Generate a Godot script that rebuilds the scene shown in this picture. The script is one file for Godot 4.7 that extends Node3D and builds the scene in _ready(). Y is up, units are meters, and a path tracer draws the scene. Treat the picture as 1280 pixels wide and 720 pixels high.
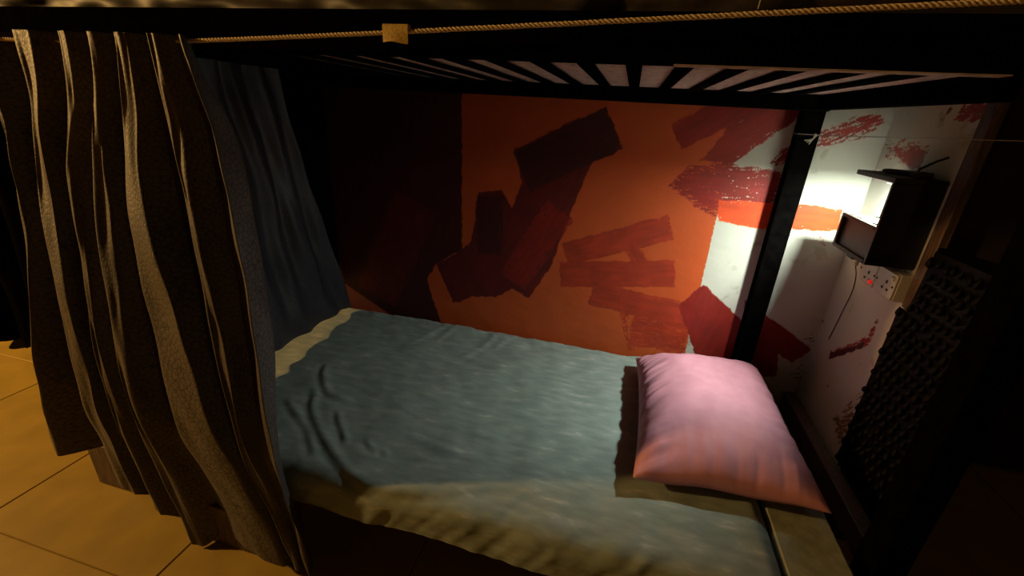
extends Node3D
# Lower bunk with a pink pillow, a gathered curtain and a lamp in a small wall shelf.

var rng := RandomNumberGenerator.new()
var M := {}
var used := {}

func _ready():
	rng.seed = 7
	# ---------------------------------------------------------------- camera
	var cam := Camera3D.new()
	cam.name = "camera"
	cam.position = Vector3(-0.8572, 1.3882, 1.8933)
	cam.basis = Basis.from_euler(Vector3(-0.3813, 0.2339, 0.0592))
	cam.fov = 66.606
	cam.near = 0.02
	cam.current = true
	add_child(cam)
	# ---------------------------------------------------------------- environment
	var env := Environment.new()
	env.background_mode = Environment.BG_COLOR
	env.background_color = Color(0, 0, 0)
	env.tonemap_mode = Environment.TONE_MAPPER_LINEAR
	env.tonemap_exposure = 1.0
	env.sdfgi_enabled = true
	env.ssao_enabled = true
	env.ssil_enabled = true
	var we := WorldEnvironment.new()
	we.name = "world_environment"
	we.environment = env
	add_child(we)
	# ---------------------------------------------------------------- lights: a warm pendant out in the dormitory, a white bulb in the shelf
	pendant_lamp(Vector3(-5.6, 2.3, 2.05), 13.0, Color(1.0, 0.77, 0.44), "warm glass globe pendant lamp hanging over the far end of the aisle")
	pendant_lamp(Vector3(1.9, 2.3, 3.2), 0.22, Color(1.0, 0.77, 0.44), "dim glass globe pendant lamp hanging past the head of the bunk")
	shelf_light(Vector3(-0.083, 1.2595, 0.3675), 1.55, Color(0.95, 1.0, 0.95))
	# ---------------------------------------------------------------- everything else
	make_materials()
	build_room()
	build_bunk()
	build_bedding()
	build_curtains()
	build_ropes()
	build_shelf()
	build_sockets()
	build_hanging()
	build_background()

# ==================================================================== helpers
func numbered(called: String) -> String:
	var n: int = used.get(called, 0)
	used[called] = n + 1
	return called if n == 0 else "%s_%03d" % [called, n]

func thing(called: String, label: String, category: String, at := Vector3.ZERO, group := "") -> Node3D:
	var o := Node3D.new()
	o.name = numbered(called)
	add_child(o)
	o.position = at
	tag(o, label, category, group)
	return o

func tag(o: Node, label: String, category: String, group := ""):
	o.set_meta("label", label)
	o.set_meta("category", category)
	if group != "":
		o.set_meta("group", group)

func put(called: String, mesh: Mesh, mat: Material, parent: Node = null, at := Vector3.ZERO) -> MeshInstance3D:
	var o := MeshInstance3D.new()
	o.name = called if parent else numbered(called)
	o.mesh = mesh
	if mat:
		o.material_override = mat
	o.position = at
	o.cast_shadow = GeometryInstance3D.SHADOW_CASTING_SETTING_ON
	if parent:
		parent.add_child(o, true)
	else:
		add_child(o)
	return o

func struct(o: Node) -> Node:
	o.set_meta("kind", "structure")
	return o

func new_st(smooth := false) -> SurfaceTool:
	var st := SurfaceTool.new()
	st.begin(Mesh.PRIMITIVE_TRIANGLES)
	st.set_smooth_group(0 if smooth else -1)
	return st

func done(st: SurfaceTool) -> ArrayMesh:
	st.generate_normals()
	return st.commit()

func tri(st: SurfaceTool, a: Vector3, b: Vector3, c: Vector3, out: Vector3):
	if (b - a).cross(c - a).dot(out) > 0.0:
		var t := b
		b = c
		c = t
	for p in [a, b, c]:
		st.set_uv(Vector2(p.x + p.z * 0.37, p.y + p.z * 0.61))
		st.add_vertex(p)

func quad(st: SurfaceTool, a: Vector3, b: Vector3, c: Vector3, d: Vector3, out: Vector3):
	tri(st, a, b, c, out)
	tri(st, a, c, d, out)

# a box with chamfered edges, optionally turned by a basis
func box(st: SurfaceTool, c: Vector3, size: Vector3, bev := 0.003, turn := Basis.IDENTITY):
	var h := size * 0.5
	bev = minf(bev, minf(h.x, minf(h.y, h.z)) * 0.9)
	var f := func(sx: float, sy: float, sz: float, axis: int) -> Vector3:
		var p := Vector3(sx * h.x, sy * h.y, sz * h.z)
		for k in 3:
			if k != axis:
				p[k] -= signf(p[k]) * bev
		return c + turn * p
	for axis in 3:
		var u := (axis + 1) % 3
		var v := (axis + 2) % 3
		for s in [-1.0, 1.0]:
			var q := []
			for t in [[-1.0, -1.0], [1.0, -1.0], [1.0, 1.0], [-1.0, 1.0]]:
				var g := Vector3.ZERO
				g[axis] = s
				g[u] = t[0]
				g[v] = t[1]
				q.append(f.call(g.x, g.y, g.z, axis))
			var o := Vector3.ZERO
			o[axis] = s
			quad(st, q[0], q[1], q[2], q[3], turn * o)
		for s in [-1.0, 1.0]:
			for t in [-1.0, 1.0]:
				var g0 := Vector3.ZERO
				g0[u] = s
				g0[v] = t
				var g1 := g0
				g0[axis] = -1.0
				g1[axis] = 1.0
				var o := Vector3.ZERO
				o[u] = s
				o[v] = t
				quad(st, f.call(g0.x, g0.y, g0.z, u), f.call(g1.x, g1.y, g1.z, u), f.call(g1.x, g1.y, g1.z, v), f.call(g0.x, g0.y, g0.z, v), turn * o)
	for sx in [-1.0, 1.0]:
		for sy in [-1.0, 1.0]:
			for sz in [-1.0, 1.0]:
				tri(st, f.call(sx, sy, sz, 0), f.call(sx, sy, sz, 1), f.call(sx, sy, sz, 2), turn * Vector3(sx, sy, sz))

func box_mesh(size: Vector3, bev := 0.003, turn := Basis.IDENTITY) -> ArrayMesh:
	var st := new_st()
	box(st, Vector3.ZERO, size, bev, turn)
	return done(st)

func span(called: String, lo: Vector3, hi: Vector3, mat: Material, parent: Node = null, bev := 0.003) -> MeshInstance3D:
	return put(called, box_mesh(hi - lo, bev), mat, parent, (lo + hi) * 0.5)

# a round tube along points
func tube(st: SurfaceTool, pts: Array, r: float, sides := 8, taper := 1.0):
	var rings := []
	var up := Vector3.UP
	for i in pts.size():
		var a: Vector3 = pts[maxi(i - 1, 0)]
		var b: Vector3 = pts[mini(i + 1, pts.size() - 1)]
		var t := (b - a).normalized()
		if absf(t.dot(up)) > 0.95:
			up = Vector3.RIGHT if absf(t.x) < 0.9 else Vector3.BACK
		var n := (up - t * t.dot(up)).normalized()
		up = n
		var m := t.cross(n)
		var ring := []
		var rr := r * lerpf(1.0, taper, float(i) / maxf(1.0, pts.size() - 1))
		for k in sides:
			var an := TAU * k / sides
			ring.append(pts[i] + (n * cos(an) + m * sin(an)) * rr)
		rings.append(ring)
	for i in pts.size() - 1:
		for k in sides:
			var k2 := (k + 1) % sides
			quad(st, rings[i][k], rings[i][k2], rings[i + 1][k2], rings[i + 1][k], (rings[i][k] - pts[i]) + (rings[i][k2] - pts[i]))
	for e in [0, pts.size() - 1]:
		var o: Vector3 = pts[0] - pts[1] if e == 0 else pts[e] - pts[e - 1]
		for k in sides:
			tri(st, pts[e], rings[e][k], rings[e][(k + 1) % sides], o)

func tube_mesh(pts: Array, r: float, sides := 8, taper := 1.0) -> ArrayMesh:
	var st := new_st(true)
	tube(st, pts, r, sides, taper)
	return done(st)

func curve(pts: Array, n := 8) -> Array:
	var out := []
	for i in pts.size() - 1:
		var a: Vector3 = pts[maxi(i - 1, 0)]
		var b: Vector3 = pts[i]
		var c: Vector3 = pts[i + 1]
		var d: Vector3 = pts[mini(i + 2, pts.size() - 1)]
		for k in n:
			out.append(b.cubic_interpolate(c, a, d, float(k) / n))
	out.append(pts[-1])
	return out

# a solid of revolution: profile of (radius, height)
func lathe(prof: Array, sides := 20) -> ArrayMesh:
	var st := new_st(true)
	for i in prof.size() - 1:
		var p: Vector2 = prof[i]
		var q: Vector2 = prof[i + 1]
		var nrm := Vector2(q.y - p.y, -(q.x - p.x))
		for k in sides:
			var a := TAU * k / sides
			var b := TAU * (k + 1) / sides
			var o := Vector3(cos((a + b) / 2) * nrm.x, nrm.y, sin((a + b) / 2) * nrm.x)
			var A := Vector3(cos(a) * p.x, p.y, sin(a) * p.x)
			var B := Vector3(cos(b) * p.x, p.y, sin(b) * p.x)
			var C := Vector3(cos(b) * q.x, q.y, sin(b) * q.x)
			var D := Vector3(cos(a) * q.x, q.y, sin(a) * q.x)
			if p.x > 1e-5:
				tri(st, A, B, C, o)
			if q.x > 1e-5:
				tri(st, A, C, D, o)
	return done(st)

# a smooth sheet from rows of points; flip turns the front face over
func sheet(rows: Array, uvs: Array, flip := false) -> ArrayMesh:
	var st := SurfaceTool.new()
	st.begin(Mesh.PRIMITIVE_TRIANGLES)
	st.set_smooth_group(0)
	var w: int = rows[0].size()
	for j in rows.size():
		for i in w:
			st.set_uv(uvs[j][i])
			st.add_vertex(rows[j][i])
	for j in rows.size() - 1:
		for i in w - 1:
			var a := j * w + i
			var q := [a, a + 1, a + w + 1, a, a + w + 1, a + w]
			if flip:
				q.reverse()
			for k in q:
				st.add_index(k)
	st.generate_normals()
	return st.commit()

func noise(seed_: int, freq: float, kind := FastNoiseLite.TYPE_SIMPLEX_SMOOTH, oct := 3) -> FastNoiseLite:
	var n := FastNoiseLite.new()
	n.seed = seed_
	n.noise_type = kind
	n.frequency = freq
	n.fractal_octaves = oct
	if oct <= 1:
		n.fractal_type = FastNoiseLite.FRACTAL_NONE
	return n

func noise_tex(n: FastNoiseLite, size: int, ramp: Array, normal := 0.0) -> NoiseTexture2D:
	var t := NoiseTexture2D.new()
	t.width = size
	t.height = size
	t.seamless = true
	t.noise = n
	if normal > 0.0:
		t.as_normal_map = true
		t.bump_strength = normal
	else:
		var g := Gradient.new()
		g.offsets = PackedFloat32Array(ramp.map(func(e): return e[0]))
		g.colors = PackedColorArray(ramp.map(func(e): return e[1]))
		t.color_ramp = g
	return t

func plain(c: Color, rough := 0.7, metal := 0.0) -> StandardMaterial3D:
	var m := StandardMaterial3D.new()
	m.albedo_color = c
	m.roughness = rough
	m.metallic = metal
	return m

# colour mottled by noise between c * lo and c * hi, laid on triplanar
func mottled(c: Color, lo: float, hi: float, freq: float, scale: float, rough := 0.7, seed_ := 1, bump := 0.0, squash := Vector3.ONE) -> StandardMaterial3D:
	var m := StandardMaterial3D.new()
	m.albedo_color = Color.WHITE
	m.albedo_texture = noise_tex(noise(seed_, freq, FastNoiseLite.TYPE_SIMPLEX_SMOOTH, 4), 512, [[0.2, Color(c.r * lo, c.g * lo, c.b * lo)], [0.8, Color(minf(c.r * hi, 1), minf(c.g * hi, 1), minf(c.b * hi, 1))]])
	m.roughness = rough
	m.uv1_triplanar = true
	m.uv1_world_triplanar = true
	m.uv1_scale = squash * scale
	if bump > 0.0:
		m.normal_enabled = true
		m.normal_texture = noise_tex(noise(seed_ + 50, freq * 2.0, FastNoiseLite.TYPE_SIMPLEX_SMOOTH, 4), 512, [], 6.0)
		m.normal_scale = bump
	return m

# ==================================================================== lamps
func pendant_lamp(at: Vector3, energy: float, tint: Color, label: String):
	var t := thing("pendant_lamp", label, "lamp", at, "pendant lamps along the aisle")
	var glow := plain(tint, 0.4)
	glow.emission_enabled = true
	glow.emission = tint
	glow.emission_energy_multiplier = clampf(energy * 0.4, 0.3, 2.0)
	var prof := []
	for k in 13:
		var a := -PI / 2 + PI * k / 12.0
		prof.append(Vector2(maxf(cos(a) * 0.09, 0.0), sin(a) * 0.09))
	put("globe", lathe(prof, 24), glow, t)
	var metal := plain(Color(0.2, 0.17, 0.14), 0.4, 0.8)
	put("cap", lathe([Vector2(0, 0.13), Vector2(0.025, 0.13), Vector2(0.04, 0.08), Vector2(0, 0.08)]), metal, t)
	put("cord", tube_mesh([Vector3(0, 0.12, 0), Vector3(0, 0.29, 0)], 0.004), metal, t)
	put("ceiling_rose", lathe([Vector2(0, 0.30), Vector2(0.05, 0.30), Vector2(0.03, 0.27), Vector2(0, 0.27)]), metal, t)
	var l := OmniLight3D.new()
	l.name = "pendant_light"
	l.light_color = tint
	l.light_energy = energy
	l.light_size = 0.09
	l.omni_range = 20.0
	l.omni_attenuation = 2.0
	l.shadow_enabled = true
	t.add_child(l)

func shelf_light(at: Vector3, energy: float, tint: Color):
	var t := thing("panel_lamp", "flat white panel lamp fixed under the top of the black wall shelf", "lamp", at)
	var glow := plain(tint, 0.4)
	glow.emission_enabled = true
	glow.emission = tint
	glow.emission_energy_multiplier = 3.0
	put("housing", box_mesh(Vector3(0.074, 0.004, 0.044), 0.0012), plain(Color(0.85, 0.85, 0.82), 0.5), t)
	put("diffuser", box_mesh(Vector3(0.068, 0.002, 0.038), 0.0006), glow, t, Vector3(0, -0.003, 0))
	var l := AreaLight3D.new()
	l.name = "panel_light"
	l.position = Vector3(0, -0.0045, 0)
	l.rotation = Vector3(-PI / 2, 0, 0)
	l.area_size = Vector2(0.068, 0.038)
	l.area_normalize_energy = true
	l.light_color = tint
	l.light_energy = energy
	l.area_range = 20.0
	l.area_attenuation = 2.0
	l.shadow_enabled = true
	t.add_child(l)

# ==================================================================== materials
func make_materials():
	M.black_paint = mottled(Color(0.03, 0.026, 0.024), 0.7, 1.25, 0.02, 2.0, 0.9, 3)
	M.black_paint.metallic_specular = 0.02
	M.base_cloth = mottled(Color(0.80, 0.74, 0.71), 0.85, 1.06, 0.02, 3.0, 0.85, 5, 0.2)
	M.pale_wood = mottled(Color(0.70, 0.62, 0.55), 0.8, 1.1, 0.02, 2.0, 0.7, 4)
	M.board = mottled(Color(0.55, 0.57, 0.50), 0.92, 1.06, 0.02, 2.0, 0.6, 6, 0.1)
	M.brown_wood = mottled(Color(0.33, 0.25, 0.20), 0.75, 1.2, 0.015, 3.0, 0.6, 8, 0.3, Vector3(2.5, 0.4, 2.5))
	M.tile = mottled(Color(0.62, 0.515, 0.205), 0.95, 1.04, 0.008, 1.0, 0.5, 10)
	M.grout = plain(Color(0.50, 0.385, 0.17), 0.9)
	M.dim_wall = mottled(Color(0.17, 0.11, 0.09), 0.85, 1.1, 0.01, 1.0, 0.85, 12)
	M.dark_wall = mottled(Color(0.12, 0.06, 0.05), 0.8, 1.2, 0.01, 1.0, 0.9, 13)
	M.ceiling = mottled(Color(0.15, 0.13, 0.11), 0.9, 1.06, 0.01, 1.0, 0.9, 14)
	M.shelf = mottled(Color(0.035, 0.032, 0.03), 0.7, 1.3, 0.02, 4.0, 0.5, 15, 0.1)
	M.shelf_edge = mottled(Color(0.22, 0.18, 0.14), 0.7, 1.2, 0.03, 5.0, 0.6, 16)
	M.white_plastic = plain(Color(0.80, 0.78, 0.74), 0.35)
	M.black_plastic = plain(Color(0.03, 0.03, 0.032), 0.4)
	M.paper = plain(Color(0.9, 0.9, 0.87), 0.8)
	M.black_yarn = plain(Color(0.010, 0.010, 0.012), 0.6)
	M.black_yarn.metallic_specular = 0.25
	M.rope = mottled(Color(0.90, 0.80, 0.66), 0.8, 1.1, 0.05, 8.0, 0.85, 18)
	M.string = plain(Color(0.75, 0.72, 0.68), 0.85)
	M.tape = mottled(Color(0.86, 0.72, 0.36), 0.88, 1.08, 0.03, 8.0, 0.6, 19, 0.2)
	# mattress cloth: blue-green grey with long worn streaks along the bed and a fine weave
	var mc := StandardMaterial3D.new()
	mc.albedo_texture = noise_tex(noise(21, 0.012, FastNoiseLite.TYPE_SIMPLEX_SMOOTH, 5), 1024, [[0.15, Color(0.50, 0.55, 0.53)], [0.5, Color(0.54, 0.59, 0.565)], [0.75, Color(0.58, 0.62, 0.595)], [0.95, Color(0.69, 0.70, 0.67)]])
	mc.uv1_scale = Vector3(0.6, 1.9, 1)
	mc.roughness = 0.85
	mc.rim_enabled = true
	mc.rim = 0.15
	mc.normal_enabled = true
	mc.normal_texture = noise_tex(noise(22, 0.09, FastNoiseLite.TYPE_SIMPLEX_SMOOTH, 4), 512, [], 4.0)
	mc.normal_scale = 0.06
	M.mattress = mc
	var pc := StandardMaterial3D.new()
	pc.albedo_texture = noise_tex(noise(24, 0.03, FastNoiseLite.TYPE_SIMPLEX_SMOOTH, 4), 512, [[0.1, Color(0.79, 0.53, 0.60)], [0.9, Color(0.84, 0.58, 0.65)]])
	pc.roughness = 0.75
	pc.rim_enabled = true
	pc.rim = 0.1
	M.pillow = pc
	# jacquard: crinkled veins worked into satin
	var cell := noise(31, 0.035, FastNoiseLite.TYPE_CELLULAR, 1)
	cell.cellular_return_type = FastNoiseLite.RETURN_DISTANCE2_SUB
	cell.cellular_jitter = 1.0
	cell.domain_warp_enabled = true
	cell.domain_warp_amplitude = 22.0
	cell.domain_warp_frequency = 0.02
	for k in 2:
		var cu := StandardMaterial3D.new()
		var c := Color(0.325, 0.30, 0.295) if k == 0 else Color(0.19, 0.19, 0.225)
		cu.albedo_texture = noise_tex(cell, 1024, [[0.0, Color(c.r * 0.45, c.g * 0.45, c.b * 0.45)], [0.06, Color(c.r * 0.6, c.g * 0.6, c.b * 0.6)], [0.13, c], [1.0, Color(c.r * 1.12, c.g * 1.12, c.b * 1.12)]])
		cu.uv1_scale = Vector3(1.9, 1.9, 1) if k == 0 else Vector3(3.0, 3.0, 1)
		cu.roughness = 0.52
		cu.normal_enabled = true
		cu.normal_texture = noise_tex(cell, 1024, [], 5.0)
		cu.normal_scale = 0.28 if k == 0 else 0.1
		M["curtain%d" % k] = cu
	M.far_curtain = plain(Color(0.02, 0.016, 0.015), 0.95)
	M.far_curtain.metallic_specular = 0.05
	M.sheet = mottled(Color(0.20, 0.16, 0.12), 0.7, 1.2, 0.012, 3.0, 0.6, 33)

# ==================================================================== painted walls
var BACK_STROKES := [
	[0, 1.00, 0.10, Vector2(-0.123, -0.992), [-2.550, 1.497, -1.576, 1.530, -1.566, 0.766, -1.699, 0.675, -1.752, 0.582, -1.676, 0.363, -2.795, 0.164]],
	[5, 1.00, 0.15, Vector2(0.489, 0.872), [-1.566, 0.766, -1.515, 0.820, -1.490, 1.046, -1.378, 1.064, -1.330, 0.983, -1.293, 1.106, -1.334, 1.240, -1.079, 1.379, -0.952, 1.400, -0.906, 1.293, -1.007, 1.201, -1.091, 0.909, -1.127, 0.754, -1.223, 0.568, -1.308, 0.604, -1.386, 0.550, -1.501, 0.535, -1.576, 0.493, -1.610, 0.487, -1.699, 0.675]],
	[0, 0.93, 0.30, Vector2(0.877, 0.481), [-1.338, 1.227, -0.972, 1.428, -0.888, 1.274, -1.254, 1.073]],
	[0, 0.85, 0.30, Vector2(0.037, -0.999), [-1.374, 1.035, -1.364, 0.762, -1.488, 0.758, -1.498, 1.031]],
	[1, 0.75, 0.50, Vector2(0.470, 0.883), [-1.374, 0.674, -1.179, 1.040, -1.051, 0.972, -1.246, 0.606]],
	[5, 0.80, 0.50, Vector2(0.419, 0.908), [-2.152, 0.499, -1.907, 1.030, -1.687, 0.928, -1.932, 0.397]],
	[1, 0.97, 0.20, Vector2(0.835, 0.550), [-0.721, 1.374, -0.498, 1.521, -0.442, 1.435, -0.665, 1.288]],
	[1, 0.90, 0.40, Vector2(0.765, 0.644), [-0.590, 1.255, -0.557, 1.308, -0.468, 1.468, -0.290, 1.492, -0.285, 1.426, -0.372, 1.350, -0.466, 1.256]],
	[1, 0.80, 0.55, Vector2(1.000, 0.013), [-0.690, 1.151, -0.632, 1.228, -0.502, 1.253, -0.289, 1.238, -0.266, 1.130, -0.310, 1.104, -0.470, 1.106, -0.486, 1.040, -0.554, 1.065]],
	[2, 0.97, 0.35, Vector2(0.999, 0.032), [-0.492, 1.110, -0.356, 1.118, -0.176, 1.124, -0.061, 1.115, -0.046, 1.037, -0.178, 1.027, -0.331, 1.012, -0.477, 1.028]],
	[1, 0.80, 0.50, Vector2(0.623, 0.782), [-0.345, 1.266, -0.319, 1.314, -0.282, 1.336, -0.274, 1.286, -0.321, 1.256]],
	[1, 0.72, 0.75, Vector2(0.872, 0.490), [-0.218, 1.324, -0.216, 1.382, -0.136, 1.435, -0.056, 1.462, -0.017, 1.428, -0.067, 1.373, -0.147, 1.345]],
	[3, 0.90, 0.35, Vector2(0.924, 0.382), [-1.095, 0.857, -0.671, 1.032, -0.629, 0.932, -1.053, 0.757]],
	[3, 0.97, 0.15, Vector2(0.988, 0.152), [-1.095, 0.770, -0.607, 0.845, -0.589, 0.725, -1.077, 0.650]],
	[3, 0.90, 0.30, Vector2(0.995, -0.100), [-0.933, 0.699, -0.493, 0.655, -0.505, 0.539, -0.945, 0.583]],
	[3, 0.80, 0.40, Vector2(0.555, -0.832), [-0.786, 0.924, -0.720, 0.825, -0.770, 0.791, -0.836, 0.890]],
	[3, 0.75, 0.40, Vector2(1.000, -0.012), [-0.736, 0.567, -0.491, 0.564, -0.493, 0.410, -0.738, 0.413]],
	[3, 0.60, 0.50, Vector2(0.333, -0.943), [-0.823, 0.636, -0.785, 0.642, -0.702, 0.379, -0.734, 0.372]],
	[1, 0.98, 0.20, Vector2(0.205, 0.979), [-0.558, 0.641, -0.476, 0.755, -0.289, 0.615, -0.246, 0.389, -0.410, 0.354, -0.481, 0.501]],
	[1, 0.98, 0.20, Vector2(0.833, -0.553), [-0.307, 0.720, -0.219, 0.664, -0.119, 0.607, -0.002, 0.535, -0.054, 0.454, -0.116, 0.488, -0.097, 0.379, -0.205, 0.356]],
	[2, 0.50, 0.80, Vector2(0.842, -0.540), [-0.130, 1.004, -0.102, 1.014, -0.068, 0.974, -0.038, 0.945, -0.075, 0.960, -0.109, 0.981]],
	[1, 0.80, 0.30, Vector2(0.341, -0.940), [-2.367, 0.757, -2.276, 0.725, -2.218, 0.513, -2.292, 0.455, -2.355, 0.583]],
	[4, 0.45, 0.90, Vector2(0.982, 0.187), [-0.059, 0.566, -0.031, 0.620, 0.010, 0.579, -0.009, 0.518]],
	[4, 0.55, 0.90, Vector2(0.977, 0.215), [-0.052, 0.389, -0.015, 0.470, 0.026, 0.366, 0.004, 0.298]],
]
var RIGHT_STROKES := [
	[1, 0.60, 0.80, Vector2(0.998, 0.064), [0.006, 1.361, 0.108, 1.381, 0.258, 1.368, 0.268, 1.312, 0.224, 1.291, 0.111, 1.308, 0.041, 1.305]],
	[1, 0.92, 0.30, Vector2(0.987, 0.161), [0.092, 1.335, 0.248, 1.354, 0.256, 1.294, 0.165, 1.300]],
	[1, 0.85, 0.50, Vector2(0.961, 0.276), [0.315, 1.431, 0.335, 1.476, 0.436, 1.480, 0.453, 1.444, 0.395, 1.431]],
	[1, 0.80, 0.40, Vector2(0.638, 0.770), [-0.037, 1.304, -0.034, 1.332, -0.011, 1.339, -0.006, 1.309]],
	[0, 0.60, 0.60, Vector2(0.767, 0.642), [0.255, 1.435, 0.283, 1.469, 0.293, 1.464, 0.269, 1.430]],
	[1, 0.85, 0.60, Vector2(0.754, 0.657), [0.147, 0.575, 0.145, 0.606, 0.243, 0.686, 0.325, 0.760, 0.327, 0.808, 0.345, 0.799, 0.349, 0.736, 0.250, 0.660]],
	[0, 0.98, 0.20, Vector2(0.779, 0.627), [0.149, 0.573, 0.149, 0.601, 0.250, 0.677, 0.318, 0.732, 0.320, 0.714, 0.254, 0.656]],
	[4, 0.50, 0.80, Vector2(0.500, 0.866), [0.331, 0.472, 0.380, 0.557, 0.402, 0.619, 0.442, 0.552, 0.389, 0.481]],
	[4, 0.60, 0.80, Vector2(0.908, 0.418), [-0.034, 0.654, 0.003, 0.693, 0.024, 0.666, -0.003, 0.639]],
	[4, 0.70, 0.60, Vector2(0.794, 0.607), [0.328, 0.815, 0.338, 0.837, 0.352, 0.826, 0.344, 0.807]],
	[4, 0.62, 0.70, Vector2(0.803, 0.596), [0.304, 0.417, 0.388, 0.530, 0.451, 0.494, 0.424, 0.371, 0.371, 0.369]],
]
const INK := [Color8(66, 12, 12), Color8(138, 26, 14), Color8(226, 70, 16), Color8(166, 50, 22), Color8(120, 84, 52), Color8(96, 16, 13)]

# brush strokes of wall paint: flat colour with ragged, dry-brushed edges; size in metres
func wall_image(strokes: Array, lo: Vector2, size: Vector2, px: float, split: float, seed_: int) -> ImageTexture:
	var w := int(size.x / px)
	var h := int(size.y / px)
	var data := PackedByteArray()
	data.resize(w * h * 3)
	var mott := noise(seed_, 2.2, FastNoiseLite.TYPE_SIMPLEX_SMOOTH, 4)
	var fine := noise(seed_ + 1, 45.0, FastNoiseLite.TYPE_SIMPLEX_SMOOTH, 2)
	var scuff := noise(seed_ + 2, 7.0, FastNoiseLite.TYPE_SIMPLEX_SMOOTH, 4)
	var i := 0
	for y in h:
		var wy := lo.y + size.y - (y + 0.5) * px
		for x in w:
			var wx := lo.x + (x + 0.5) * px
			var k := 1.0 + 0.05 * mott.get_noise_2d(wx, wy)
			var c: Color
			if wx < split + 0.003 * fine.get_noise_2d(3.0, wy):
				c = Color(0.79, 0.33, 0.125)
			else:
				c = Color(0.80, 0.79, 0.74)
				var s := scuff.get_noise_2d(wx, wy)
				if s > 0.42:
					c = c.lerp(Color(0.55, 0.48, 0.38), clampf((s - 0.42) * 2.2, 0.0, 0.35))
			data[i] = int(clampf(c.r * k, 0, 1) * 255)
			data[i + 1] = int(clampf(c.g * k, 0, 1) * 255)
			data[i + 2] = int(clampf(c.b * k, 0, 1) * 255)
			i += 3
	var wob := noise(seed_ + 3, 18.0, FastNoiseLite.TYPE_SIMPLEX_SMOOTH, 3)
	var grain := noise(seed_ + 4, 120.0, FastNoiseLite.TYPE_SIMPLEX_SMOOTH, 2)
	for s in strokes:
		var ink: Color = INK[s[0]]
		var cover: float = s[1]
		var dry: float = s[2]
		var dir: Vector2 = s[3]
		var poly := PackedVector2Array()
		var a := Vector2(1e9, 1e9)
		var b := -a
		for k in s[4].size() / 2:
			var p := Vector2(s[4][2 * k], s[4][2 * k + 1])
			poly.append(p)
			a = a.min(p)
			b = b.max(p)
		var n := poly.size()
		var ext := 0.02
		var x0 := clampi(int((a.x - ext - lo.x) / px), 0, w)
		var x1 := clampi(int((b.x + ext - lo.x) / px), 0, w)
		var y0 := clampi(int((lo.y + size.y - b.y - ext) / px), 0, h)
		var y1 := clampi(int((lo.y + size.y - a.y + ext) / px), 0, h)
		var soft := 0.008 + 0.05 * dry
		for y in range(y0, y1):
			var wy := lo.y + size.y - (y + 0.5) * px
			for x in range(x0, x1):
				var wx := lo.x + (x + 0.5) * px
				var P := Vector2(wx, wy)
				var d := 1e9
				var inside := false
				var q := poly[n - 1]
				for k in n:
					var p := poly[k]
					var e := q - p
					var v := P - p
					var t := clampf(v.dot(e) / e.length_squared(), 0.0, 1.0)
					d = minf(d, (v - e * t).length_squared())
					if (p.y > wy) != (q.y > wy) and wx < (q.x - p.x) * (wy - p.y) / (q.y - p.y) + p.x:
						inside = not inside
					q = p
				d = sqrt(d)
				if not inside:
					d = -d
				d += 0.007 * wob.get_noise_2d(wx, wy) + 0.002 * grain.get_noise_2d(wx, wy)
				if d < -0.004:
					continue
				var al := clampf(d / 0.004 + 0.5, 0.0, 1.0)
				# bristle streaks run along the stroke; dry strokes break up toward their edges
				var along := P.dot(dir)
				var across := P.dot(Vector2(-dir.y, dir.x))
				var st := 0.5 + 0.5 * fine.get_noise_2d(along * 0.4, across * 1.5) + 0.38 * grain.get_noise_2d(wx, wy)
				var cov := cover * (1.0 - dry * 0.75 * (1.0 - clampf(d / soft, 0.0, 1.0)))
				al *= clampf((cov * 1.12 - st) / 0.12 + 0.5, 0.0, 1.0)
				al *= 0.97
				if al <= 0.0:
					continue
				var tone := 1.0 + 0.10 * fine.get_noise_2d(along * 0.12, across * 0.8) + 0.1 * mott.get_noise_2d(wx * 3.0, wy * 3.0)
				var o := (y * w + x) * 3
				data[o] = int(lerpf(data[o], clampf(ink.r * tone, 0, 1) * 255, al))
				data[o + 1] = int(lerpf(data[o + 1], clampf(ink.g * tone, 0, 1) * 255, al))
				data[o + 2] = int(lerpf(data[o + 2], clampf(ink.b * tone, 0, 1) * 255, al))
	var img := Image.create_from_data(w, h, false, Image.FORMAT_RGB8, data)
	return ImageTexture.create_from_image(img)

# a rectangle with its own 0..1 texture coordinates: o is the lower left corner seen from the front
func panel(o: Vector3, u: Vector3, v: Vector3, out: Vector3) -> ArrayMesh:
	var st := new_st()
	var p := [o, o + u, o + u + v, o + v]
	var uv := [Vector2(0, 1), Vector2(1, 1), Vector2(1, 0), Vector2(0, 0)]
	var order := [0, 1, 2, 0, 2, 3]
	if u.cross(v).dot(out) > 0.0:
		order = [0, 2, 1, 0, 3, 2]
	for k in order:
		st.set_uv(uv[k])
		st.add_vertex(p[k])
	return done(st)

func plaster(tex: Texture2D) -> StandardMaterial3D:
	var m := StandardMaterial3D.new()
	m.albedo_texture = tex
	m.texture_repeat = false
	m.roughness = 0.62
	m.normal_enabled = true
	m.normal_texture = noise_tex(noise(41, 0.03, FastNoiseLite.TYPE_SIMPLEX_SMOOTH, 4), 512, [], 4.0)
	m.normal_scale = 0.12
	return m

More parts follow.
